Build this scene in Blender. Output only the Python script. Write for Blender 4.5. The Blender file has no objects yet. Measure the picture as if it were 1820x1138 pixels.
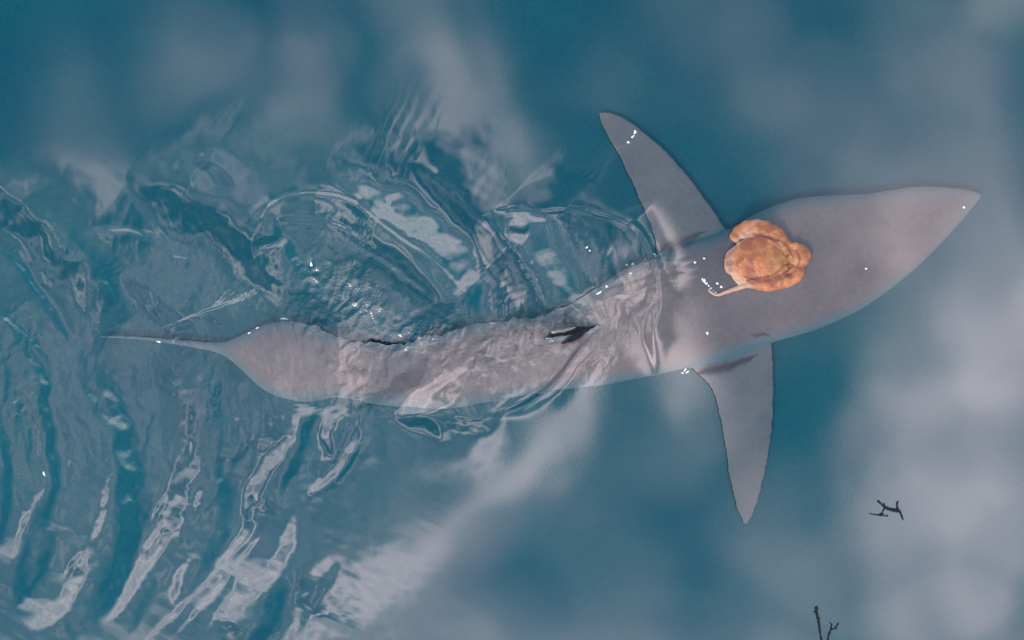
import bpy, bmesh, math, random
import numpy as np
from mathutils import Vector

random.seed(4)
rng = np.random.RandomState(11)
sc = bpy.context.scene
COL = sc.collection

# ------------------------------------------------------------------ scale
S = 0.002                 # metres of sea per photo pixel
CX, CY = 910.0, 569.0
H = 7.0                   # height of the drone above the water
def X(px): return (np.asarray(px, float) - CX) * S
def Y(py): return (CY - np.asarray(py, float)) * S

# ------------------------------------------------------------------ camera
cam_d = bpy.data.cameras.new('camera')
cam = bpy.data.objects.new('camera', cam_d)
COL.objects.link(cam)
cam.location = (0, 0, H)
cam_d.sensor_width = 36
cam_d.lens = 36 * H / (1820 * S)
cam_d.clip_start = 0.1
cam_d.clip_end = 5000
sc.camera = cam

# ------------------------------------------------------------------ colour management
sc.view_settings.view_transform = 'Standard'
sc.view_settings.look = 'None'
sc.view_settings.exposure = 0.55
sc.view_settings.gamma = 1.0
sc.view_settings.use_curve_mapping = False

SUN_EL, SUN_AZ = math.radians(48), math.radians(215)   # azimuth clockwise from +Y
# ------------------------------------------------------------------ node helpers
class NT:
    def __init__(s, nt): s.nt = nt; s.L = nt.links
    def n(s, typ, **kw):
        n = s.nt.nodes.new(typ)
        ins = kw.pop('ins', {})
        for k, v in kw.items(): setattr(n, k, v)
        for k, v in ins.items():
            if hasattr(v, 'is_output'): s.L.new(v, n.inputs[k])
            else: n.inputs[k].default_value = v
        return n
    def math(s, op, a, b=0.0, c=0.0, clamp=False):
        return s.n('ShaderNodeMath', operation=op, use_clamp=clamp, ins={0: a, 1: b, 2: c}).outputs[0]
    def vm(s, op, a, b=(0, 0, 0)):
        return s.n('ShaderNodeVectorMath', operation=op, ins={0: a, 1: b})
    def noise(s, vec, scale, detail=3, rough=.5, lac=2, dist=0, color=False):
        n = s.n('ShaderNodeTexNoise', ins={'Scale': scale, 'Detail': detail, 'Roughness': rough, 'Lacunarity': lac, 'Distortion': dist})
        s.L.new(vec, n.inputs['Vector'])
        return n.outputs['Color' if color else 'Fac']
    def mr(s, v, a, b, c=0, d=1, interp='SMOOTHSTEP'):
        return s.n('ShaderNodeMapRange', interpolation_type=interp, ins={'Value': v, 'From Min': a, 'From Max': b, 'To Min': c, 'To Max': d}).outputs['Result']
    def mixc(s, f, a, b, blend='MIX'):
        n = s.nt.nodes.new('ShaderNodeMix'); n.data_type = 'RGBA'; n.blend_type = blend
        for idx, v in ((0, f), (6, a), (7, b)):
            if hasattr(v, 'is_output'): s.L.new(v, n.inputs[idx])
            else: n.inputs[idx].default_value = v if idx == 0 else (tuple(v) + (1,))[:4]
        return n.outputs[2]

# ------------------------------------------------------------------ world: broken cloud over blue sky
world = bpy.data.worlds.new('World'); sc.world = world
world.use_nodes = True
world.node_tree.nodes.clear()
w = NT(world.node_tree)
SKY_STRENGTH = 0.10
CLOUD = (2.70, 2.35, 2.45)      # radiance of thick cloud
# clouds overhead: (x, y, half length, half width, angle in degrees, weight); direction plane in photo-pixel units
CLOUDS = [
    (1790, 650, 290, 200, -60, .80), (1740, 930, 240, 200, 80, .70), (1650, 1100, 150, 110, 0, .55),
    (1565, 1040, 110, 45, 80, .45), (1400, 1010, 190, 110, 70, .32), (1570, 760, 260, 90, -80, .40),
    (1640, 400, 300, 130, 30, .38), (1700, 170, 240, 130, 60, .26), (1330, 90, 250, 70, 60, .16), (1800, 20, 90, 70, 0, .45),
    (790, 110, 300, 100, 65, .26), (880, 260, 240, 75, 62, .50), (915, 380, 110, 55, 62, .60, 1), (985, 480, 120, 62, 66, .4),
    (725, 400, 200, 48, 47, .75, 1),
    (1000, 690, 170, 42, -55, .95, 1), (880, 830, 170, 42, -40, .6, 1), (745, 985, 230, 95, -44, .50), (700, 1000, 170, 70, -46, .62, 1), (620, 1100, 130, 70, -62, .75, 1),
    (1010, 860, 130, 90, -40, .10), (1200, 555, 165, 46, 86, .62, 1), (540, 110, 170, 50, 80, .22), (630, 640, 130, 52, 80, .3),
    (140, 230, 190, 70, 75, .20), (200, 350, 130, 60, 55, .14), (345, 80, 120, 100, 0, .26), (480, 230, 190, 70, -65, .24),
    (1200, 760, 110, 100, 0, .20), (1085, 1020, 190, 100, 70, .13), (830, 1090, 150, 90, 0, .20),
    (230, 740, 620, 480, 0, .15), (215, 400, 210, 50, 50, .30), (300, 730, 270, 45, 80, .20), (75, 730, 220, 40, 75, .28),
    # unseen cloud banks, added for tilted ripples to mirror as pale
    (1050, 1440, 1250, 280, 2, .72), (300, 1900, 2600, 700, 4, .62, 1), (2700, 900, 700, 1500, 0, .85), (4200, 3600, 2500, 2500, 0, .7), (-4200, 2600, 2600, 1700, 20, .55),
]
tc = w.n('ShaderNodeTexCoord')
sep = w.n('ShaderNodeSeparateXYZ', ins={0: tc.outputs['Generated']})
zc = w.math('MAXIMUM', sep.outputs['Z'], 0.04)
pxs = w.math('MULTIPLY_ADD', w.math('DIVIDE', sep.outputs['X'], zc), H / S, CX)
pys = w.math('MULTIPLY_ADD', w.math('DIVIDE', sep.outputs['Y'], zc), -H / S, CY)
pv = w.n('ShaderNodeCombineXYZ', ins={0: pxs, 1: pys}).outputs[0]
wn = w.noise(pv, 1 / 230, 6, .58, color=True)
warp = w.n('ShaderNodeVectorMath', operation='MULTIPLY_ADD', ins={0: w.vm('SUBTRACT', wn, (.5, .5, .5)).outputs[0], 1: (150, 150, 0), 2: pv}).outputs[0]
acc = None
for (ex, ey, ea, eb, an, wt, *hard) in CLOUDS:
    mp = w.n('ShaderNodeMapping', vector_type='TEXTURE', ins={'Vector': warp, 'Location': (ex, ey, 0), 'Rotation': (0, 0, math.radians(an)), 'Scale': (ea, eb, 1)})
    ln = w.vm('LENGTH', mp.outputs[0]).outputs['Value']
    f = w.mr(ln, *((1.25, .45) if hard else (1.45, .1)), 0, wt)
    acc = f if acc is None else w.math('ADD', acc, w.math('MULTIPLY', f, w.math('SUBTRACT', 1.0, acc, clamp=True)))
broad = w.mr(w.noise(pv, 1 / 900, 5, .6), .45, .8, 0, .25)
fine = w.mr(w.noise(warp, 1 / 120, 6, .62), .3, .7, .5, 1.3)
lumps = w.mr(w.noise(warp, 1 / 210, 3, .5), .45, .75, .0, .12)
clr = w.n('ShaderNodeMapping', vector_type='TEXTURE', ins={'Vector': pv, 'Location': (-500, 0, 0), 'Scale': (1300, 1200, 1)})   # cloud thinned to the west so ripples leaning there mirror dark
clr = w.mr(w.vm('LENGTH', clr.outputs[0]).outputs['Value'], .55, 1.2, .15, 1)
cover = w.math('MULTIPLY', w.math('ADD', acc, w.math('MULTIPLY', clr, w.math('ADD', lumps, w.math('MULTIPLY', broad, .35)))), fine, clamp=True)
cover = w.math('MAXIMUM', cover, w.mr(sep.outputs['Z'], .35, .02, 0, .75))       # the veil thickens to the horizon
sky = w.n('ShaderNodeTexSky', sky_type='NISHITA', sun_disc=False, sun_elevation=SUN_EL, sun_rotation=SUN_AZ, air_density=1.0, dust_density=0.6, ozone_density=1.5)
blue = w.mixc(1.0, sky.outputs[0], (.13, 1.50, 1.38), 'MULTIPLY')
cl = w.mixc(cover, blue, tuple(c / SKY_STRENGTH for c in CLOUD))
bg = w.n('ShaderNodeBackground', ins={'Color': cl, 'Strength': SKY_STRENGTH})
wo = w.n('ShaderNodeOutputWorld', ins={'Surface': bg.outputs[0]})

# ------------------------------------------------------------------ sun behind thin cloud
sd = bpy.data.lights.new('sun', 'SUN'); sd.energy = 2.0; sd.angle = math.radians(10); sd.color = (1, .82, .66)
sun = bpy.data.objects.new('sun', sd); COL.objects.link(sun)
sdir = Vector((math.sin(SUN_AZ) * math.cos(SUN_EL), math.cos(SUN_AZ) * math.cos(SUN_EL), math.sin(SUN_EL)))
sun.rotation_euler = sdir.to_track_quat('Z', 'Y').to_euler()

# ------------------------------------------------------------------ water height field (in photo pixels, height in pixels too)
def lattice_noise(px, py, cell, seed, n=512):
    r = np.random.RandomState(seed).rand(n, n) * 2 - 1
    u, v = px / cell, py / cell
    iu, iv = np.floor(u).astype(int), np.floor(v).astype(int)
    fu, fv = u - iu, v - iv
    fu = fu * fu * fu * (fu * (fu * 6 - 15) + 10); fv = fv * fv * fv * (fv * (fv * 6 - 15) + 10)
    g = lambda a, b: r[(iu + a) % n, (iv + b) % n]
    return (g(0, 0) * (1 - fu) + g(1, 0) * fu) * (1 - fv) + (g(0, 1) * (1 - fu) + g(1, 1) * fu) * fv
def fbm(px, py, cell, seed, octs=3, gain=.5):
    o = 0; a = 1
    for k in range(octs):
        c, s_ = math.cos(.6 * k + .3), math.sin(.6 * k + .3)
        o = o + a * lattice_noise(px * c - py * s_ + 91 * k, px * s_ + py * c, cell, seed + k); cell /= 1.9; a *= gain
    return o
def blob(px, py, cx, cy, a, b, ang=0):
    c, s_ = math.cos(math.radians(ang)), math.sin(math.radians(ang))
    dx, dy = px - cx, py - cy
    return np.exp(-(((dx * c + dy * s_) / a) ** 2 + ((-dx * s_ + dy * c) / b) ** 2))
def spline(pts, per=10):
    p = [np.array(q, float) for q in pts]
    if len(p) == 2: return np.array([p[0] + (p[1] - p[0]) * t for t in np.linspace(0, 1, 6)])
    p = [2 * p[0] - p[1]] + p + [2 * p[-1] - p[-2]]
    out = []
    for i in range(1, len(p) - 2):
        for t in np.linspace(0, 1, per, endpoint=False):
            out.append(.5 * ((2 * p[i]) + (-p[i-1] + p[i+1]) * t + (2*p[i-1] - 5*p[i] + 4*p[i+1] - p[i+2]) * t*t + (-p[i-1] + 3*p[i] - 3*p[i+1] + p[i+2]) * t**3))
    out.append(p[-2]); return np.array(out)

# ripple faces: (points, half width, tilt); a positive tilt leans to the added south cloud bank and reads pale, a negative one leans to the blue
RIPPLES = [
    # lower left wake, pale faces
    ([(658, 728), (612, 800), (575, 850), (538, 898)], 14, .18), ([(640, 735), (590, 820), (560, 862)], 6, -.12),
    ([(612, 700), (590, 760), (572, 815)], 17, .19),
    ([(500, 770), (472, 830), (442, 885), (422, 915)], 19, .175),
    ([(322, 870), (280, 940), (240, 1020), (205, 1080)], 9, 0.138), ([(305, 945), (262, 1010), (222, 1065), (180, 1110)], 11, 0.125),
    ([(296, 870), (262, 935), (250, 965)], 6, 0.100),
    ([(152, 975), (130, 1045), (80, 1100), (40, 1125)], 21, 0.138), ([(148, 980), (120, 1010), (112, 1035)], 7, 0.075),
    ([(12, 620), (50, 700), (68, 770), (82, 850)], 10, 0.112), ([(-30, 545), (30, 580), (75, 620), (90, 660)], 9, 0.100),
    ([(80, 850), (60, 900), (40, 960)], 7, 0.075), ([(385, 850), (370, 890)], 7, 0.088),
    ([(430, 960), (340, 1060), (240, 1150)], 9, 0.050), ([(470, 940), (400, 1030), (300, 1140)], 7, 0.050),
    # lower left, blue faces
    ([(120, 560), (165, 670), (215, 780), (236, 880), (222, 985), (150, 1140)], 40, -.13),
    ([(400, 830), (385, 950), (330, 1085)], 30, -.12), ([(510, 1010), (482, 1080), (430, 1180)], 44, -.14),
    ([(570, 700), (545, 790), (505, 880)], 17, -.08), ([(20, 1080), (45, 1020), (62, 960)], 24, -.08),
    ([(365, 830), (345, 870), (330, 915)], 9, -.07), ([(360, 640), (375, 720), (350, 820)], 22, -.05),
    ([(60, 640), (85, 700), (80, 760)], 16, -.06), ([(30, 700), (50, 780), (60, 860)], 14, -.06),
    ([(640, 850), (560, 880), (480, 905)], 9, -.05),
    ([(-20, 690), (10, 800), (15, 900), (-20, 1000)], 16, -.08), ([(120, 640), (150, 740), (160, 850), (120, 960)], 20, .035),
    ([(280, 620), (330, 720), (345, 800), (300, 900)], 28, .03), ([(430, 740), (425, 800), (400, 850)], 12, -.06), ([(520, 900), (500, 980), (440, 1080)], 18, .05), ([(600, 1000), (540, 1090), (520, 1150)], 14, -.05),
    ([(300, 1000), (270, 1060), (220, 1130)], 14, -.07), ([(100, 960), (60, 1040), (20, 1080)], 12, -.06),
    ([(255, 640), (268, 740), (262, 830)], 13, -.05), ([(300, 870), (330, 900), (320, 960)], 14, -.06), ([(440, 700), (455, 760), (430, 830)], 10, -.05),
    ([(60, 900), (90, 960), (60, 1030)], 16, -.07), ([(420, 1000), (400, 1050), (350, 1110)], 14, -.06), ([(640, 770), (615, 830), (560, 880)], 12, -.07),
    ([(700, 745), (800, 770), (900, 745)], 22, -.05), ([(0, 440), (50, 500), (100, 560), (120, 610)], 14, .09), ([(90, 700), (125, 790), (120, 880)], 12, .05),
    ([(350, 560), (370, 600), (360, 660)], 12, -.05), ([(30, 860), (45, 930), (20, 1000)], 10, .07), ([(240, 900), (262, 860), (280, 800)], 8, .06),
    # upper left, blue faces
    ([(-40, 320), (60, 420), (125, 500), (160, 590)], 34, -.13),
    ([(225, 315), (320, 375), (415, 430), (478, 500), (490, 570)], 52, -.12),
    ([(215, 500), (290, 555), (350, 590)], 33, -.08),
    ([(600, 450), (670, 480), (740, 530), (780, 580)], 30, -.06),
    ([(660, 370), (760, 450), (810, 520)], 12, -.05),
    # upper left, pale faces
    ([(165, 408), (220, 410), (285, 432)], 9, 0.136), ([(110, 455), (145, 462)], 6, 0.119), ([(300, 455), (340, 462)], 6, 0.102),
    ([(150, 500), (190, 505), (210, 540)], 8, 0.085),
    ([(445, 412), (505, 440), (540, 480), (570, 545)], 20, 0.136), ([(452, 402), (480, 365), (505, 355)], 6, 0.102),
    ([(430, 405), (475, 362), (545, 340), (620, 358), (672, 392), (722, 430), (790, 480), (860, 560)], 4.5, 0.136),
    ([(480, 385), (560, 385), (640, 420), (700, 455)], 4, 0.085), ([(620, 430), (690, 470), (730, 500), (790, 545)], 4.5, 0.153), ([(700, 470), (718, 505)], 6, 0.136),
    ([(500, 395), (600, 400), (680, 450)], 5, 0.051), ([(470, 400), (560, 398), (620, 425)], 3.5, 0.085),
    # round the front of the wake
    ([(880, 390), (960, 376), (1045, 374), (1110, 398), (1150, 440), (1166, 500), (1166, 560), (1150, 600)], 4.5, 0.119),
    ([(900, 405), (1000, 383), (1060, 384), (1100, 405), (1135, 440)], 4, 0.051),
    ([(905, 378), (950, 392), (985, 400)], 8, 0.102),
    ([(1150, 470), (1155, 540), (1148, 610), (1155, 660)], 14, -.05),
    # crease behind the dorsal fin
    ([(1075, 572), (1032, 610), (990, 668), (940, 712), (872, 742)], 6, -.26), ([(1058, 596), (1020, 645), (985, 690), (930, 730)], 9, .08),
    ([(1000, 640), (960, 690), (900, 725)], 3.5, .10),
    # long slow crests sweeping down the left side
    ([(-20, 400), (70, 500), (150, 620), (185, 760), (190, 900), (130, 1060)], 20, .07), ([(300, 560), (335, 680), (335, 800), (290, 930), (200, 1080), (120, 1160)], 22, .065),
    ([(360, 600), (392, 720), (385, 840), (335, 960), (262, 1075)], 18, -.075), ([(470, 700), (470, 800), (430, 930), (350, 1060)], 20, .06),
    ([(0, 540), (60, 640), (95, 760), (90, 880), (40, 1010)], 18, -.08), ([(420, 340), (380, 300), (330, 290)], 14, -.04), ([(90, 380), (170, 460), (230, 560)], 24, .06),
    ([(540, 720), (530, 800), (490, 900)], 13, -.08),
    # broad wake faces crossing the tail
    ([(575, 318), (690, 362), (780, 440), (842, 540), (865, 640)], 46, .20), ([(890, 360), (955, 430), (1008, 505), (1038, 600)], 52, .195),
    ([(650, 540), (632, 610), (625, 680), (640, 760)], 38, .23), ([(845, 640), (775, 690), (700, 738)], 25, .16),
    ([(730, 290), (810, 370), (880, 460), (925, 560)], 26, -.09),
    ([(1060, 395), (1120, 460), (1135, 540)], 26, -.13), ([(700, 590), (735, 650), (705, 712)], 28, -.10), ([(640, 420), (710, 460), (770, 530), (790, 600)], 22, -.08),
    # two dark eddies
    ([(446, 422), (472, 427), (502, 426)], 11, -.30), ([(903, 410), (936, 413)], 8, -.30),
    # on the tail stock
    ([(850, 640), (790, 680), (730, 715)], 8, .08), ([(840, 655), (790, 690)], 4, -.10), ([(730, 625), (745, 660), (720, 700)], 22, -.04),
    ([(830, 690), (780, 722), (700, 735)], 15, .06), ([(900, 740), (850, 745), (800, 742)], 6, -.06), ([(596, 610), (590, 660), (588, 710)], 8, .05),
]
SPLINES = [(spline(p), wd, t) for p, wd, t in RIPPLES]
# rough, chopped water: (x, y, half length, half width, angle, amount)
CHOP = [(620, 530, 85, 60, 40, 1.7), (765, 600, 100, 42, 5, 1.5), (560, 575, 50, 45, 0, .7), (990, 590, 80, 38, -15, 1.5), (900, 620, 110, 50, -10, .9),
        (1040, 440, 50, 40, 60, .30), (990, 470, 70, 60, 60, .12), (640, 650, 70, 60, 80, .8), (40, 700, 45, 120, 0, .45), (375, 700, 30, 110, 0, .45),
        (880, 500, 60, 60, 0, .10), (1130, 490, 40, 50, 0, .25), (230, 720, 280, 200, 0, .13), (250, 480, 230, 80, 10, .12), (430, 640, 120, 50, 0, .10)]
DIMPLES = [(553, 470, 5, 9, 0, 1.6), (560, 484, 6, 5, 0, 1.6)]

def chop_amount(px, py):
    m = np.zeros(np.broadcast(px, py).shape)
    for cx, cy, a, b, an, k in CHOP: m = np.maximum(m, k * blob(px, py, cx, cy, a, b, an))
    return m

def height(xs, ys):
    """height in pixels on the tensor grid xs, ys"""
    PX, PY = np.meshgrid(xs, ys)
    wx = 9 * fbm(PX, PY, 60, 5, 2); wy = 9 * fbm(PX, PY, 60, 8, 2)
    wx = wx + 1.5 * fbm(PX, PY, 14, 15, 1) * (PX < 900); wy = wy + 1.3 * fbm(PX, PY, 14, 18, 1) * (PX < 900)
    hgt = np.zeros_like(PX)
    for sp, wd, t in SPLINES:
        lo = sp.min(0) - 7 * wd - 20; hi = sp.max(0) + 7 * wd + 20
        i0, i1 = np.searchsorted(xs, [lo[0], hi[0]]); j0, j1 = np.searchsorted(ys, [lo[1], hi[1]])
        if i1 <= i0 or j1 <= j0: continue
        k_w = min(1.0, wd / 14)
        qx = PX[j0:j1, i0:i1] + k_w * wx[j0:j1, i0:i1]; qy = PY[j0:j1, i0:i1] + k_w * wy[j0:j1, i0:i1]
        best = np.full(qx.shape, 1e9); sd_ = np.zeros(qx.shape); tt = np.zeros(qx.shape)
        seg = np.diff(sp, axis=0); ln = np.linalg.norm(seg, axis=1); cum = np.concatenate([[0], np.cumsum(ln)]); tot = cum[-1]
        for k in range(len(seg)):
            ax, ay = sp[k]; ux, uy = seg[k] / ln[k]
            nx, ny = -uy, ux
            if .45 * (seg.sum(0)[1] * -1) + seg.sum(0)[0] * 1.0 < 0: nx, ny = -nx, -ny     # towards the lower right
            rx, ry = qx - ax, qy - ay
            al = rx * ux + ry * uy; alc = np.clip(al, 0, ln[k])
            d = np.hypot(rx - alc * ux, ry - alc * uy)
            m = d < best
            best[m] = d[m]; sd_[m] = (rx * nx + ry * ny)[m]; tt[m] = ((cum[k] + alc) / tot)[m]
        sg = np.sign(sd_) * best
        env = np.clip(np.sin(np.pi * tt) * 1.3, 0, 1) ** .9
        wv = .72 * wd * (.5 + .5 * env)
        hgt[j0:j1, i0:i1] += -t * sg / (1 + (best / wv) ** 3) ** (1 / 3) * np.exp(-(best / (3.2 * wv)) ** 2) * env
    for cx, cy, a, b, an, k in DIMPLES: hgt -= k * blob(PX, PY, cx, cy, a, b, an)
    # long, slack swell of a nearly calm sea, and the chop of the wake
    hgt += 1.0 * fbm(PX, PY, 420, 31, 1) + .12 * fbm(PX, PY, 90, 35, 1) 
    left = 1 / (1 + np.exp((PX - 560 - .25 * (PY - 569)) / 60)) / (1 + np.exp(-(PY - 430) / 60))
    c1, s1 = math.cos(math.radians(62)), math.sin(math.radians(62))
    U = PX * c1 - PY * s1; V = PX * s1 + PY * c1
    hgt += left * (.13 * fbm(V / 2.6, U, 26, 51, 3) + .05 * fbm(PX, PY, 34, 55, 2))
    ch = chop_amount(PX, PY)
    r1 = np.abs(fbm(PX + 1.2 * wx, PY * .62 + 1.2 * wy, 15, 61, 2, .5)); r2 = fbm(PX, PY * .7, 11, 71, 1)
    hgt += ch * (1.25 * (.3 - r1) + .55 * r2)
    edge = np.exp(-np.maximum(0, np.maximum(np.abs(PX - 910) - 1300, np.abs(PY - 569) - 1000)) / 900)
    return hgt * edge, ch

def axis(lo, hi, step, far):
    core = np.arange(lo, hi + step, step)
    out = []; d = step
    p = hi + step
    while p < far: d *= 1.12; p += d; out.append(p)
    out = np.array(out); return np.concatenate([(lo + core[-1]) - out[::-1], core, out])
gx = axis(-50, 1870, 2.0, 150000.0); gy = axis(-50, 1190, 2.0, 150000.0)
hg, chop_g = height(gx, gy)
hm = hg * S

def grid_mesh(name, xs, ys, z, attrs):
    nx, ny = len(xs), len(ys)
    XX, YY = np.meshgrid(X(xs), Y(ys))
    co = np.stack([XX, YY, z], -1).reshape(-1, 3)
    idx = np.arange(nx * ny).reshape(ny, nx)
    q = np.stack([idx[1:, :-1], idx[1:, 1:], idx[:-1, 1:], idx[:-1, :-1]], -1).reshape(-1, 4)
    me = bpy.data.meshes.new(name)
    me.vertices.add(len(co)); me.vertices.foreach_set('co', co.astype(np.float32).ravel())
    me.loops.add(q.size); me.loops.foreach_set('vertex_index', q.astype(np.int32).ravel())
    me.polygons.add(len(q)); me.polygons.foreach_set('loop_start', np.arange(0, q.size, 4, dtype=np.int32))
    me.polygons.foreach_set('use_smooth', np.ones(len(q), bool))
    for k, v in attrs.items():
        a = me.attributes.new(k, 'FLOAT', 'POINT'); a.data.foreach_set('value', v.astype(np.float32).ravel())
    me.update(calc_edges=True)
    return me

# ------------------------------------------------------------------ materials
IOR_W = 1.95
def bump_chain(t, chop, normal=None):
    """fine ripples laid over the surface; chop = 0..1 socket. Same on the water and on the wet film over the animals."""
    g = t.n('ShaderNodeNewGeometry')
    pos = g.outputs['Position']
    n1 = t.noise(pos, 95, 3, .6)
    n2 = t.noise(pos, 420, 2, .5)
    hgt = t.math('MULTIPLY_ADD', n1, t.math('MULTIPLY_ADD', chop, .0014, .000016), t.math('MULTIPLY', n2, t.math('MULTIPLY_ADD', chop, .00030, .000007)))
    b = t.n('ShaderNodeBump', ins={'Strength': 1.0, 'Distance': 1.0, 'Height': hgt})
    if normal is not None: t.L.new(normal, b.inputs['Normal'])
    return b.outputs[0], pos

def new_mat(name):
    m = bpy.data.materials.new(name); m.use_nodes = True; m.node_tree.nodes.clear()
    t = NT(m.node_tree)
    p = t.n('ShaderNodeBsdfPrincipled'); o = t.n('ShaderNodeOutputMaterial'); t.L.new(p.outputs[0], o.inputs[0])
    return m, t, p

m_water, t, p = new_mat('sea_water')
at = t.n('ShaderNodeAttribute', attribute_name='chop')
bn, pos = bump_chain(t, at.outputs['Fac'])
v1 = t.noise(pos, 1.3, 4, .6); v2 = t.noise(pos, 60, 2, .6)
base = t.mixc(t.mr(v1, .3, .7), (.003, .034, .058), (.005, .046, .064))
base = t.mixc(t.math('MULTIPLY', t.mr(v2, .35, .75), .35), base, (.014, .058, .066))
t.L.new(base, p.inputs['Base Color']); t.L.new(bn, p.inputs['Normal'])
p.inputs['Roughness'].default_value = .06; p.inputs['IOR'].default_value = IOR_W

water = bpy.data.objects.new('water', grid_mesh('water', gx, gy, hm, {'chop': chop_g}))
water.data.materials.append(m_water); COL.objects.link(water)
water['kind'] = 'structure'; water['label'] = 'teal sea surface with pale cloud reflections and a rippled wake'

# ------------------------------------------------------------------ sampling the water field under the animals
gyx = np.gradient(hg, gy, gx)          # d/dy(px down), d/dx
def sample(f, px, py):
    i = np.clip(np.searchsorted(gx, px) - 1, 0, len(gx) - 2); j = np.clip(np.searchsorted(gy, py) - 1, 0, len(gy) - 2)
    fx = (px - gx[i]) / (gx[i+1] - gx[i]); fy = (py - gy[j]) / (gy[j+1] - gy[j])
    return (f[j, i] * (1-fx) + f[j, i+1] * fx) * (1-fy) + (f[j+1, i] * (1-fx) + f[j+1, i+1] * fx) * fy
def film_normals(co):
    px = co[:, 0] / S + CX; py = CY - co[:, 1] / S
    sx = sample(gyx[1], px, py); sy = -sample(gyx[0], px, py)
    n = np.stack([-sx, -sy, np.ones(len(px))], 1)
    return n / np.linalg.norm(n, axis=1)[:, None], sample(chop_g, px, py), sx, sy

def put_attr(me, name, arr):
    if arr.ndim == 2:
        a = me.attributes.new(name, 'FLOAT_VECTOR', 'POINT'); a.data.foreach_set('vector', arr.astype(np.float32).ravel())
    else:
        a = me.attributes.new(name, 'FLOAT', 'POINT'); a.data.foreach_set('value', arr.astype(np.float32).ravel())

# ------------------------------------------------------------------ shark
def loft(bm, rings, cap=True):
    vs = [[bm.verts.new(c) for c in r] for r in rings]
    n = len(vs[0])
    for a, b in zip(vs[:-1], vs[1:]):
        for k in range(n):
            bm.faces.new((a[k], a[(k+1) % n], b[(k+1) % n], b[k]))
    if cap: bm.faces.new(vs[0][::-1]); bm.faces.new(vs[-1])

Z0 = .022      # height of the widest plane of the animal; its back breaks the film of water
TOP = [(178, 597), (250, 598), (300, 602), (350, 606), (395, 608), (430, 596), (470, 577), (520, 571), (560, 580), (600, 596), (660, 606), (720, 606), (790, 592), (860, 571), (930, 562),
       (1000, 548), (1060, 512), (1110, 478), (1165, 460), (1215, 436), (1290, 410), (1335, 384), (1400, 357), (1460, 349), (1540, 345), (1620, 333), (1680, 334), (1722, 339), (1742, 346)]
BOT = [(178, 600), (250, 603), (300, 610), (350, 619), (395, 630), (430, 657), (470, 693), (520, 712), (560, 713), (600, 706), (660, 716), (720, 724), (790, 727), (860, 716), (930, 703),
       (1000, 692), (1060, 686), (1110, 677), (1165, 667), (1215, 655), (1290, 634), (1335, 618), (1400, 601), (1460, 582), (1540, 543), (1620, 482), (1680, 423), (1722, 375), (1742, 350)]
top_i = spline(TOP, 4); bot_i = spline(BOT, 4)
xs_b = np.concatenate([np.arange(180, 1700, 8), np.arange(1700, 1743, 3)])
yt = np.interp(xs_b, top_i[:, 0], top_i[:, 1]); yb = np.interp(xs_b, bot_i[:, 0], bot_i[:, 1])
bm = bmesh.new()
rings = []
for x, a, b in zip(xs_b, yt, yb):
    hw = (b - a) / 2; c = (a + b) / 2
    hz = min(hw * .42, 46)
    if x < 400: hz = max(hz, np.interp(x, [178, 260, 340, 400], [3, 9, 9, 8]))
    r = []
    for k in range(40):
        an = 2 * math.pi * k / 40
        cs, sn = math.cos(an), math.sin(an)
        r.append((float(X(x)), float(Y(c + hw * cs)), Z0 + S * hz * (1 if sn > 0 else .9) * (abs(sn) ** .9) * (1 if sn > 0 else -1)))
    rings.append(r)
loft(bm, rings)
def fin(lead, trail, z_root, z_tip, thick):
    L_ = spline(lead, 6); T_ = spline(trail, 6)
    N = 60
    def res(c):
        d = np.concatenate([[0], np.cumsum(np.linalg.norm(np.diff(c, axis=0), axis=1))]); t_ = np.linspace(0, d[-1], N)
        return np.stack([np.interp(t_, d, c[:, 0]), np.interp(t_, d, c[:, 1])], 1)
    L_, T_ = res(L_), res(T_)
    rings = []
    for i in range(N):
        f = i / (N - 1)
        z = z_root + (z_tip - z_root) * f; th = thick * (1 - f) ** .6 * .8 + thick * .22
        r = []
        for k in range(24):
            an = 2 * math.pi * k / 24; u = .5 - .5 * math.cos(an)
            pt = L_[i] + (T_[i] - L_[i]) * u
            prof = (math.sin(an)) * (1.1 - .75 * u)
            r.append((float(X(pt[0])), float(Y(pt[1])), z + th * prof))
        rings.append(r)
    loft(bm, rings)
fin([(1330, 470), (1290, 408), (1268, 375), (1232, 325), (1185, 272), (1135, 228), (1100, 206), (1076, 199), (1066, 201)],
    [(1180, 500), (1162, 458), (1149, 400), (1128, 340), (1103, 285), (1080, 250), (1066, 226), (1059, 208), (1062, 202)], .020, .015, .012)
fin([(1350, 560), (1370, 604), (1374, 670), (1372, 750), (1363, 820), (1350, 875), (1337, 915), (1328, 930), (1324, 932)],
    [(1190, 610), (1225, 660), (1256, 690), (1275, 735), (1287, 790), (1295, 850), (1304, 900), (1314, 924), (1321, 931)], .020, .015, .012)
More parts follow.
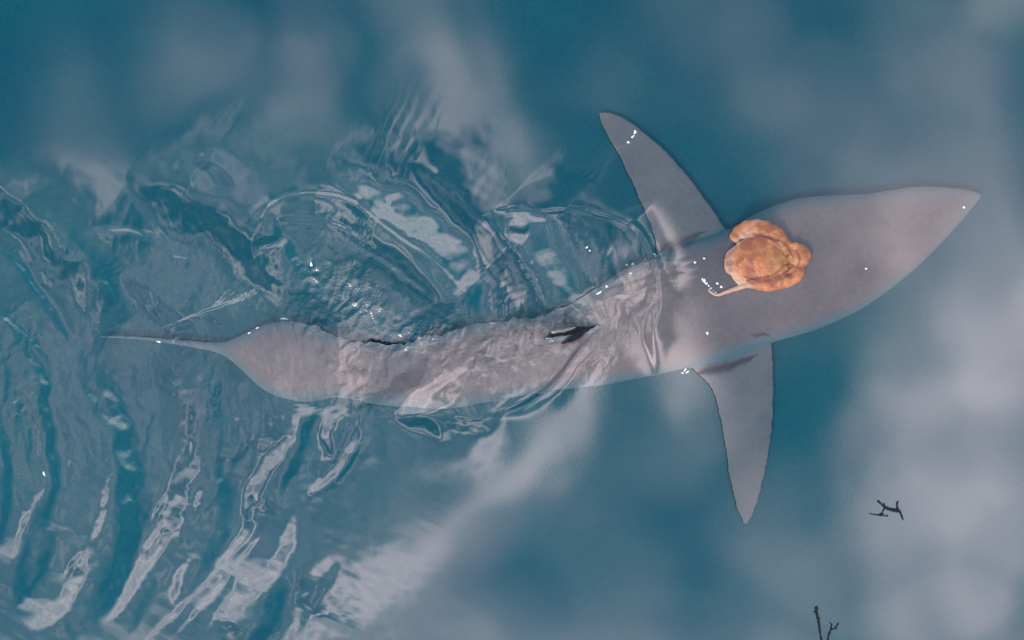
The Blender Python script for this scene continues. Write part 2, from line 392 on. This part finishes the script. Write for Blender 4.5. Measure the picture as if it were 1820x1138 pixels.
# dorsal fin: an upright blade that leans to the south and cuts the surface
dors = []
for i in range(18):
    f = i / 17
    zz = Z0 + .03 + .13 * f
    x0, x1 = 962 + 14 * f, 1080 - 66 * f ** 1.7
    r = []
    for k in range(20):
        an = 2 * math.pi * k / 20; u = .5 + .5 * math.cos(an)
        xx = x0 + (x1 - x0) * u
        yy = 606 - .20 * (xx - 968) - 15 * f + (5.4 * (1 - .25 * f)) * math.sin(an) * (1.2 - .5 * f * u)
        r.append((float(X(xx)), float(Y(yy)), zz))
    dors.append(r)
loft(bm, dors)
bmesh.ops.recalc_face_normals(bm, faces=bm.faces)
def remesh(bm, voxel, smooth_it, factor=.5):
    me = bpy.data.meshes.new('tmp'); bm.to_mesh(me); bm.free()
    ob = bpy.data.objects.new('tmp', me); COL.objects.link(ob)
    md = ob.modifiers.new('r', 'REMESH'); md.mode = 'VOXEL'; md.voxel_size = voxel
    sm = ob.modifiers.new('s', 'SMOOTH'); sm.iterations = smooth_it; sm.factor = factor
    dg = bpy.context.evaluated_depsgraph_get()
    out = bpy.data.meshes.new_from_object(ob.evaluated_get(dg))
    bpy.data.objects.remove(ob)
    return out
me = remesh(bm, .0042, 4)
me.name = 'shark'
nv = len(me.vertices)
co = np.empty(nv * 3, np.float32); me.vertices.foreach_get('co', co); co = co.reshape(-1, 3).astype(float)
nrm = np.empty(nv * 3, np.float32); me.vertices.foreach_get('normal', nrm); nrm = nrm.reshape(-1, 3)
px = co[:, 0] / S + CX; py = CY - co[:, 1] / S
_, ch, sx, sy = film_normals(co)
# refraction by the chop, worked into the tail's outline and ragged top edge
k_d = 9 * np.clip((1180 - px) / 150, 0, 1) * np.clip((px - 430) / 60, 0, 1)
co[:, 0] += S * k_d * np.clip(sx, -.25, .25); co[:, 1] += S * k_d * np.clip(sy, -.25, .25) * 1.4
finm = ((py < np.interp(px, top_i[:, 0], top_i[:, 1]) - 8) | (py > np.interp(px, bot_i[:, 0], bot_i[:, 1]) + 8)) & (px > 1000)
co[:, 0] += S * finm * 1.0 * fbm(px, py, 16, 160, 3, .6)
rag = np.clip((px - 540) / 40, 0, 1) * np.clip((1010 - px) / 60, 0, 1) * np.clip(1 - (py - np.interp(px, top_i[:, 0], top_i[:, 1])) / 60, 0, 1)
co[:, 1] += S * rag * 7 * fbm(px, py * .8, 24, 140, 3, .55)
me.vertices.foreach_set('co', co.astype(np.float32).ravel())
px = co[:, 0] / S + CX; py = CY - co[:, 1] / S
fn, ch, sx, sy = film_normals(co)
put_attr(me, 'film', fn); put_attr(me, 'chop', ch)
# painted shade at fin roots and below the dorsal, refraction lines; dark dorsal blade
def line_mask(px, py, pts, wd):
    sp = spline(pts); m = np.zeros(len(px)); n = len(sp)
    for k in range(n - 1):
        ax, ay = sp[k]; d = sp[k+1] - sp[k]; l = np.hypot(*d); u = d / l
        al = np.clip((px - ax) * u[0] + (py - ay) * u[1], 0, l)
        dd = np.hypot(px - ax - al * u[0], py - ay - al * u[1])
        f = (k + al / l) / (n - 1)
        ww = wd * (.25 + .75 * np.sin(np.pi * np.clip(f, 0, 1)))
        m = np.maximum(m, np.exp(-(dd / ww) ** 2 * 1.2))
    return m
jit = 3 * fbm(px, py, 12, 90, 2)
shade_dark_skin = np.maximum.reduce([.5 * line_mask(px, py + jit, [(1170, 450), (1190, 439), (1215, 430), (1240, 419)], 13), .6 * line_mask(px, py, [(1185, 446), (1225, 422), (1256, 412)], 4), .6 * line_mask(px, py + jit, [(1232, 664), (1265, 656), (1300, 650), (1335, 638)], 11), .6 * line_mask(px, py, [(1270, 660), (1310, 643), (1346, 630)], 4),
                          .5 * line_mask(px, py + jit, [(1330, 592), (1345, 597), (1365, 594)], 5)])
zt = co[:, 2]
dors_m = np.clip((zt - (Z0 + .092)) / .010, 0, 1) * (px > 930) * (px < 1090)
shade_dark_skin = np.maximum(shade_dark_skin, dors_m * np.clip((Z0 + .156 - zt) / .008, .15, 1))
shade_dark_skin = np.maximum(shade_dark_skin, line_mask(px, py, [(998, 610), (1018, 600), (1044, 586)], 10))  # dorsal fin's shaded side and shadow, painted on the back
shade_dark_skin = np.maximum(shade_dark_skin, np.clip(2.6 * blob(px, py, 1022, 598, 22, 7, -30) - .5, 0, 1))
shade_dark_skin = np.maximum(shade_dark_skin, .5 * line_mask(px, py, [(1032, 612), (990, 666), (940, 708), (890, 730)], 4))  # dark edge of the refraction, painted as a line
fn = fn * (1 - dors_m[:, None]) + nrm * dors_m[:, None]
me.attributes['film'].data.foreach_set('vector', fn.astype(np.float32).ravel())
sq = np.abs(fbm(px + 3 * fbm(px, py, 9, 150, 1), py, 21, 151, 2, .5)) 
shade_dark_skin = np.maximum(shade_dark_skin, .6 * np.clip(1.1 - sq / .22, 0, 1) * np.clip(1.5 * blob(px, py, 972, 588, 62, 30, -12), 0, 1))  # refraction squiggles painted as dark lines round the dorsal
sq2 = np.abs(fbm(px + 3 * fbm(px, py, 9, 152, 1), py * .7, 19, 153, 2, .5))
shade_dark_skin = np.maximum(shade_dark_skin, .28 * np.clip(1.1 - sq2 / .2, 0, 1) * np.clip(1.3 * blob(px, py, 860, 640, 150, 40, -10) + blob(px, py, 640, 650, 50, 60), 0, 1))
put_attr(me, 'shade_dark_skin', shade_dark_skin)
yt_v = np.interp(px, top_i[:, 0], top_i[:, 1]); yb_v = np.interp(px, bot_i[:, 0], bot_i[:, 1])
flank_haze = np.clip(1 - np.minimum(py - yt_v, yb_v - py) / 26, 0, 1); flank_haze[(py < yt_v - 6) | (py > yb_v + 6)] = .35  # blue flanks, plus haze of deeper water painted along the edges
flank_haze = np.maximum(flank_haze, np.clip((.88 - nrm[:, 2]) / .6, 0, 1)); put_attr(me, 'flank_haze', flank_haze)
me.polygons.foreach_set('use_smooth', np.ones(len(me.polygons), bool))

def animal_mat(name, coat):
    m, t, p = new_mat(name)
    film = t.n('ShaderNodeAttribute', attribute_name='film').outputs['Vector']
    chop = t.n('ShaderNodeAttribute', attribute_name='chop').outputs['Fac']
    bn, pos = bump_chain(t, chop, film)
    p.inputs['Coat Weight'].default_value = coat; p.inputs['Coat IOR'].default_value = 2.1; p.inputs['Coat Roughness'].default_value = .04
    t.L.new(bn, p.inputs['Coat Normal'])
    p.inputs['Specular IOR Level'].default_value = 0.0; p.inputs['Roughness'].default_value = .8
    return m, t, p, pos
m_skin, t, p, pos = animal_mat('shark_skin', 1.0)
A = lambda n: t.n('ShaderNodeAttribute', attribute_name=n).outputs['Fac']
s1 = t.noise(pos, 6.5, 6, .68); s2 = t.noise(pos, 70, 3, .65)
c = t.mixc(t.mr(s1, .33, .67), (.092, .058, .060), (.132, .084, .082))
c = t.mixc(t.math('MULTIPLY', t.mr(s2, .35, .75), .40), c, (.145, .095, .088))
s3 = t.noise(pos, 13, 4, .62)
c = t.mixc(t.mr(s3, .52, .72, 0, .45), c, (.050, .034, .040))
c = t.mixc(t.math('MULTIPLY', A('flank_haze'), .75), c, (.035, .080, .100))
c = t.mixc(A('shade_dark_skin'), c, (.010, .010, .016))
t.L.new(t.mr(A('shade_dark_skin'), 0, 1, 1, .08), p.inputs['Coat Weight'])
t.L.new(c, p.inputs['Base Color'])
bs = t.n('ShaderNodeBump', ins={'Strength': .6, 'Distance': .002, 'Height': s2}); t.L.new(bs.outputs[0], p.inputs['Normal'])
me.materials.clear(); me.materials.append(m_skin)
shark = bpy.data.objects.new('shark', me); COL.objects.link(shark)
shark['label'] = 'large grey shark gliding just under the surface with both pectoral fins spread'
shark['category'] = 'shark'

# ------------------------------------------------------------------ octopus lying on the shark's head
def shark_top(pxv, pyv):
    a = np.interp(pxv, top_i[:, 0], top_i[:, 1]); b = np.interp(pxv, bot_i[:, 0], bot_i[:, 1])
    hw = (b - a) / 2; u = np.clip((pyv - (a + b) / 2) / hw, -1, 1)
    return Z0 + S * min(hw * .42, 46) * (1 - u * u) ** .45
bm = bmesh.new()
def ball(cx, cy, rx, ry, rz, dz=0, ang=0):
    m_ = bmesh.ops.create_icosphere(bm, subdivisions=4, radius=1.0)
    z = shark_top(cx, cy) + dz
    ca, sa = math.cos(math.radians(ang)), math.sin(math.radians(ang))
    for v in m_['verts']:
        x, y, zz = v.co
        n_ = 1 + .035 * math.sin(4 * math.atan2(y, x) + cx) + .015 * math.sin(9 * math.atan2(y, x) + cy)
        lx, ly = x * rx * n_, y * ry * n_
        v.co = (float(X(cx)) + S * (lx * ca - ly * sa), float(Y(cy)) + S * (lx * sa + ly * ca), z + zz * rz)
def arm(pts, rads, dz, flat=.7):
    sp = spline([q[:2] for q in pts], 12); n = len(sp)
    r_ = np.interp(np.linspace(0, 1, n), np.linspace(0, 1, len(rads)), rads)
    rings = []
    for i in range(n):
        d = sp[min(i+1, n-1)] - sp[max(i-1, 0)]; d /= np.hypot(*d)
        nx, ny = -d[1], d[0]
        z = shark_top(*sp[i]) + dz
        R = r_[i] * (1 + .04 * math.sin(i * .9 + sp[0][0]))
        rings.append([(float(X(sp[i][0] + nx * R * math.cos(a))), float(Y(sp[i][1] + ny * R * math.cos(a))), z + S * R * flat * math.sin(a)) for a in np.linspace(0, 2 * math.pi, 18, endpoint=False)])
    loft(bm, rings)
ball(1347, 468, 59, 47, .012, .010, 6)          # thin skirt round the mantle
ball(1348, 466, 51, 40, .017, .016, 6)          # mantle
ball(1420, 457, 20, 23, .022, .014, 0)          # head
ball(1427, 466, 9, 10, .012, .026, 0)
ball(1412, 441, 8, 8, .010, .026, 0)
ball(1406, 482, 14, 12, .016, .014, 20)
arm([(1306, 430), (1320, 416), (1346, 410), (1374, 417), (1392, 434), (1402, 452)], [11, 16, 18, 17, 13, 9], .014, .75)
arm([(1318, 424), (1342, 424), (1368, 430), (1386, 442)], [5, 8, 8, 5], .020, .9)
arm([(1326, 506), (1352, 508), (1386, 504), (1412, 492), (1426, 476)], [7, 11, 13, 12, 8], .016, .9)
arm([(1398, 478), (1376, 494), (1350, 499), (1332, 500)], [7, 6, 5, 3], .024, .9)
arm([(1334, 504), (1312, 513), (1292, 520), (1278, 525), (1268, 522), (1261, 515)], [7, 4.6, 3.4, 2.8, 2.4, 1.8], .006, .8)
bmesh.ops.recalc_face_normals(bm, faces=bm.faces)
ome = remesh(bm, .0017, 3)
ome.name = 'octopus'
nv = len(ome.vertices)
co = np.empty(nv * 3, np.float32); ome.vertices.foreach_get('co', co); co = co.reshape(-1, 3).astype(float)
nr = np.empty(nv * 3, np.float32); ome.vertices.foreach_get('normal', nr); nr = nr.reshape(-1, 3)
px = co[:, 0] / S + CX; py = CY - co[:, 1] / S
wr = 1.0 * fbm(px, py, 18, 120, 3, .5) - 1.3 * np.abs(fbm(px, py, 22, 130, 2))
thin = np.clip((px - 1318) / 15, 0, 1) * .85 + .15 
thin = np.where(py < 500, 1, thin)
co += nr * (S * wr * thin)[:, None]
co[:, 0] -= 8 * S
ome.vertices.foreach_set('co', co.astype(np.float32).ravel())
fn, ch, _, _ = film_normals(co)
put_attr(ome, 'film', fn); put_attr(ome, 'chop', ch)
px = co[:, 0] / S + CX; py = CY - co[:, 1] / S
rim = np.exp(-((np.hypot((px - 1345) / 58, (py - 466) / 48) - 1.0) / .14) ** 2) * np.clip((1345 - px) / 25, 0, 1)
rim = np.maximum(rim, np.exp(-((np.hypot((px - 1355) / 50, (py - 450) / 58) - 1.0) / .07) ** 2) * .6 * (py < 430))
rim = np.maximum(rim, np.clip((1322 - px) / 12, 0, 1) * (py > 503))
put_attr(ome, 'rim', rim)
och = blob(px, py, 1378, 462, 30, 26) + .5 * blob(px, py, 1350, 420, 40, 8, 10)
put_attr(ome, 'ochre', np.clip(och, 0, 1))
cr = np.clip(-wr * .5 - .15, 0, .6) * thin  # shade in hollows and between the arms, painted dark red
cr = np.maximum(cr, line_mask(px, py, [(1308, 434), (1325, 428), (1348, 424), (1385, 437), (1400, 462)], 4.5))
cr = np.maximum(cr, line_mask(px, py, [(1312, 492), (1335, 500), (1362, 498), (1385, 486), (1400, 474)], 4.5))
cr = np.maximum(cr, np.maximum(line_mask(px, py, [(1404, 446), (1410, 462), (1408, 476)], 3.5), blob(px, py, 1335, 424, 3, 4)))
put_attr(ome, 'crease_shade', cr)
ome.polygons.foreach_set('use_smooth', np.ones(len(ome.polygons), bool))
m_oct, t, p, pos = animal_mat('octopus_skin', .3)
n1 = t.noise(pos, 55, 4, .6); n2 = t.noise(pos, 18, 3, .6)
c = t.mixc(t.mr(n2, .3, .7), (.42, .098, .036), (.50, .148, .054))
c = t.mixc(t.math('MULTIPLY', t.mr(n1, .35, .75), .5), c, (.50, .22, .09))
c = t.mixc(t.math('MULTIPLY', A('ochre'), .6), c, (.24, .12, .030))
c = t.mixc(t.math('MULTIPLY', A('rim'), .75), c, (.46, .28, .22))
c = t.mixc(t.math('MULTIPLY', t.mr(t.noise(pos, 34, 2, .5),   .60, .72), .55), c, (.62, .31, .11))
c = t.mixc(t.math('MULTIPLY', A('crease_shade'), .9), c, (.15, .03, .02))
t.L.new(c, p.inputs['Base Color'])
p.inputs['Specular IOR Level'].default_value = .35; p.inputs['Roughness'].default_value = .42
bs = t.n('ShaderNodeBump', ins={'Strength': .8, 'Distance': .004, 'Height': n1}); t.L.new(bs.outputs[0], p.inputs['Normal'])
ome.materials.clear(); ome.materials.append(m_oct)
octo = bpy.data.objects.new('octopus', ome); COL.objects.link(octo)
octo['label'] = "orange octopus curled up on the back of the shark's head, one thin arm trailing"
octo['category'] = 'octopus'

# ------------------------------------------------------------------ sun glints, modelled as small white specks
m_glints, t, p = new_mat('glints')
p.inputs['Base Color'].default_value = (.85, .83, .84, 1); p.inputs['Roughness'].default_value = .12; p.inputs['IOR'].default_value = 1.6
bm = bmesh.new()
def speck(px_, py_, a, b, ang, z):
    m_ = bmesh.ops.create_icosphere(bm, subdivisions=2, radius=1.0)
    ca, sa = math.cos(math.radians(ang)), math.sin(math.radians(ang)); ph = random.random() * 6
    for v in m_['verts']:
        x, y, zz = v.co
        n_ = 1 + .22 * math.sin(3 * math.atan2(y, x) + ph) + .12 * math.sin(5 * math.atan2(y, x) + ph * 2)
        lx, ly = x * a * n_, y * b * n_
        v.co = (float(X(px_)) + S * (lx * ca - ly * sa), float(Y(py_)) + S * (lx * sa + ly * ca), z + zz * S * min(a, b) * .6)
SPECKS = [(1128, 236, 2.6, 4.5, -10), (1124, 244, 4.5, 1.8, 40), (1116, 254, 2.8, 2.4, 0), (1231, 468, 2.6, 2.2, 0), (1247, 461, 2.4, 2, 0), (1246, 500, 4.5, 3.4, -50), (1250, 505, 3, 2.4, 0), (1243, 497, 1.6, 1.3, 0), (1254, 509, 1.4, 2.4, 20), (1262, 518, 1.3, 1.3, 0),
          (1257, 514, 4, 1.6, 30), (1266, 521, 2.5, 2, 0), (1269, 505, 3, 2.2, -30), (1276, 511, 2.8, 2.3, -40), (1252, 592, 2.2, 3.4, 30), (1218, 657, 5, 2, 60), (1222, 661, 5, 1.6, 35), (1213, 663, 3, 1.6, 0),
          (1708, 370, 2.8, 2.4, 0), (1530, 479, 2.4, 2, 0), (1166, 455, 2.2, 6.5, 32), (1125, 470, 3.6, 3, 20), (1119, 487, 2.6, 2, 20), (1114, 471, 1.8, 1.6, 0), (1064, 521, 7, 2.4, 28), (1077, 510, 3, 2.6, 0),
          (553, 470, 2.6, 5, 10), (285, 607, 5, 2, -20), (460, 583, 4, 1.5, 20), (446, 592, 4, 1.5, 15), (505, 567, 9, 1.8, -6),
          (1043, 440, 3, 1.8, 40), (1048, 446, 2.2, 1.6, 0), (78, 842, 2, 5, 20)]
spx = np.array([s_[0] for s_ in SPECKS], float); spy = np.array([s_[1] for s_ in SPECKS], float)
shark.data.update()
from mathutils.bvhtree import BVHTree
bvh = BVHTree.FromPolygons([v.co for v in me.vertices], [p_.vertices for p_ in me.polygons])
for (a_, b_, c_, d_, e_), wz in zip(SPECKS, sample(hm, spx, spy)):
    hit = bvh.ray_cast(Vector((float(X(a_)), float(Y(b_)), 2)), Vector((0, 0, -1)))
    z = max(hit[0].z if hit[0] is not None else -1, wz) + .0005
    speck(a_, b_, c_ * .85, d_ * .85, e_, z)
fme = bpy.data.meshes.new('glints'); bm.to_mesh(fme); bm.free()
for q in fme.polygons: q.use_smooth = True
fme.materials.append(m_glints)
glints = bpy.data.objects.new('glints', fme); COL.objects.link(glints)
glints['kind'] = 'stuff'; glints['label'] = 'tiny white sun glints built as specks, scattered over the shark and wake'; glints['category'] = 'glints'

# ------------------------------------------------------------------ slender dark shapes on the pale water
m_scrap, t, p = new_mat('scrap_dark')
n1 = t.noise(t.n('ShaderNodeNewGeometry').outputs['Position'], 90, 3)
t.L.new(t.mixc(n1, (.004, .010, .014), (.012, .022, .028)), p.inputs['Base Color'])
p.inputs['Roughness'].default_value = .75; p.inputs['Specular IOR Level'].default_value = .15
def scrap(name, strands, lumps, label, cat):
    """strands: (points, start radius, end radius)"""
    bm = bmesh.new()
    ox, oy = strands[0][0][0]
    wz = float(sample(hm, np.array([float(ox)]), np.array([float(oy)]))[0])
    for pts, r0, r1 in strands:
        sp = spline(pts, 8); n = len(sp)
        rings = []
        for i in range(n):
            d = sp[min(i+1, n-1)] - sp[max(i-1, 0)]; d /= np.hypot(*d); nx, ny = -d[1], d[0]
            R = (r0 + (r1 - r0) * i / (n - 1)) * (1 + .35 * math.sin(i * 1.9 + ox))
            rings.append([(S * (sp[i][0] + nx * R * math.cos(a) - ox), -S * (sp[i][1] + ny * R * math.cos(a) - oy), S * (R * .6 * math.sin(a) + 1.4 * math.sin(i * .7))) for a in np.linspace(0, 2 * math.pi, 8, endpoint=False)])
        loft(bm, rings)
    for lx, ly, r in lumps:
        m_ = bmesh.ops.create_icosphere(bm, subdivisions=2, radius=1.0); ph = lx
        for v in m_['verts']:
            x, y, z = v.co; n_ = r * (1 + .3 * math.sin(3 * math.atan2(y, x) + ph))
            v.co = (S * (lx - ox + x * n_), -S * (ly - oy + y * n_), S * z * r * .6)
    bmesh.ops.recalc_face_normals(bm, faces=bm.faces)
    m2 = bpy.data.meshes.new(name); bm.to_mesh(m2); bm.free()
    for q in m2.polygons: q.use_smooth = True
    m2.materials.append(m_scrap)
    o = bpy.data.objects.new(name, m2); COL.objects.link(o)
    o.location = (float(X(ox)), float(Y(oy)), wz + .004)
    o['label'] = label; o['category'] = cat; o['group'] = 'dark shapes at the lower right'
    return o
scrap('dark_scrap', [([(1572, 902), (1584, 906), (1598, 908)], 2.6, 3.4), ([(1596, 906), (1594, 898), (1596, 890)], 1.8, 1.2), ([(1598, 908), (1602, 916), (1605, 925)], 2.2, 1.0),
      ([(1572, 902), (1566, 896), (1560, 890)], 1.4, 1.8), ([(1572, 903), (1568, 912), (1572, 918)], 1.0, 1.4), ([(1574, 902), (1570, 894)], 1, 1), ([(1545, 913), (1556, 915), (1568, 916)], .7, 1.6)],
      [(1561, 891, 2.2), (1566, 915, 3.0), (1576, 917, 2.0)], 'small dark four-pronged shape alone on the pale water', 'seaweed')
scrap('dark_scrap', [([(1450, 1079), (1452, 1092), (1455, 1106), (1457, 1122), (1462, 1150)], 2.4, 1.4)],
      [(1451, 1081, 3.2), (1449, 1088, 2.6), (1454, 1100, 3.2), (1455, 1108, 2.2), (1457, 1120, 2.0)], 'thin dark knotted strand standing straight at the bottom edge', 'seaweed')
scrap('dark_scrap', [([(1472, 1150), (1472, 1132), (1476, 1120), (1478, 1110)], 1.8, 1.0), ([(1476, 1120), (1484, 1116), (1490, 1108)], .9, .8), ([(1484, 1116), (1488, 1120)], .8, .6), ([(1478, 1111), (1474, 1105)], .8, .6)],
      [(1489, 1109, 1.8), (1485, 1116, 1.5), (1478, 1110, 1.4)], 'fine forked dark shape beside the knotted strand', 'seaweed')
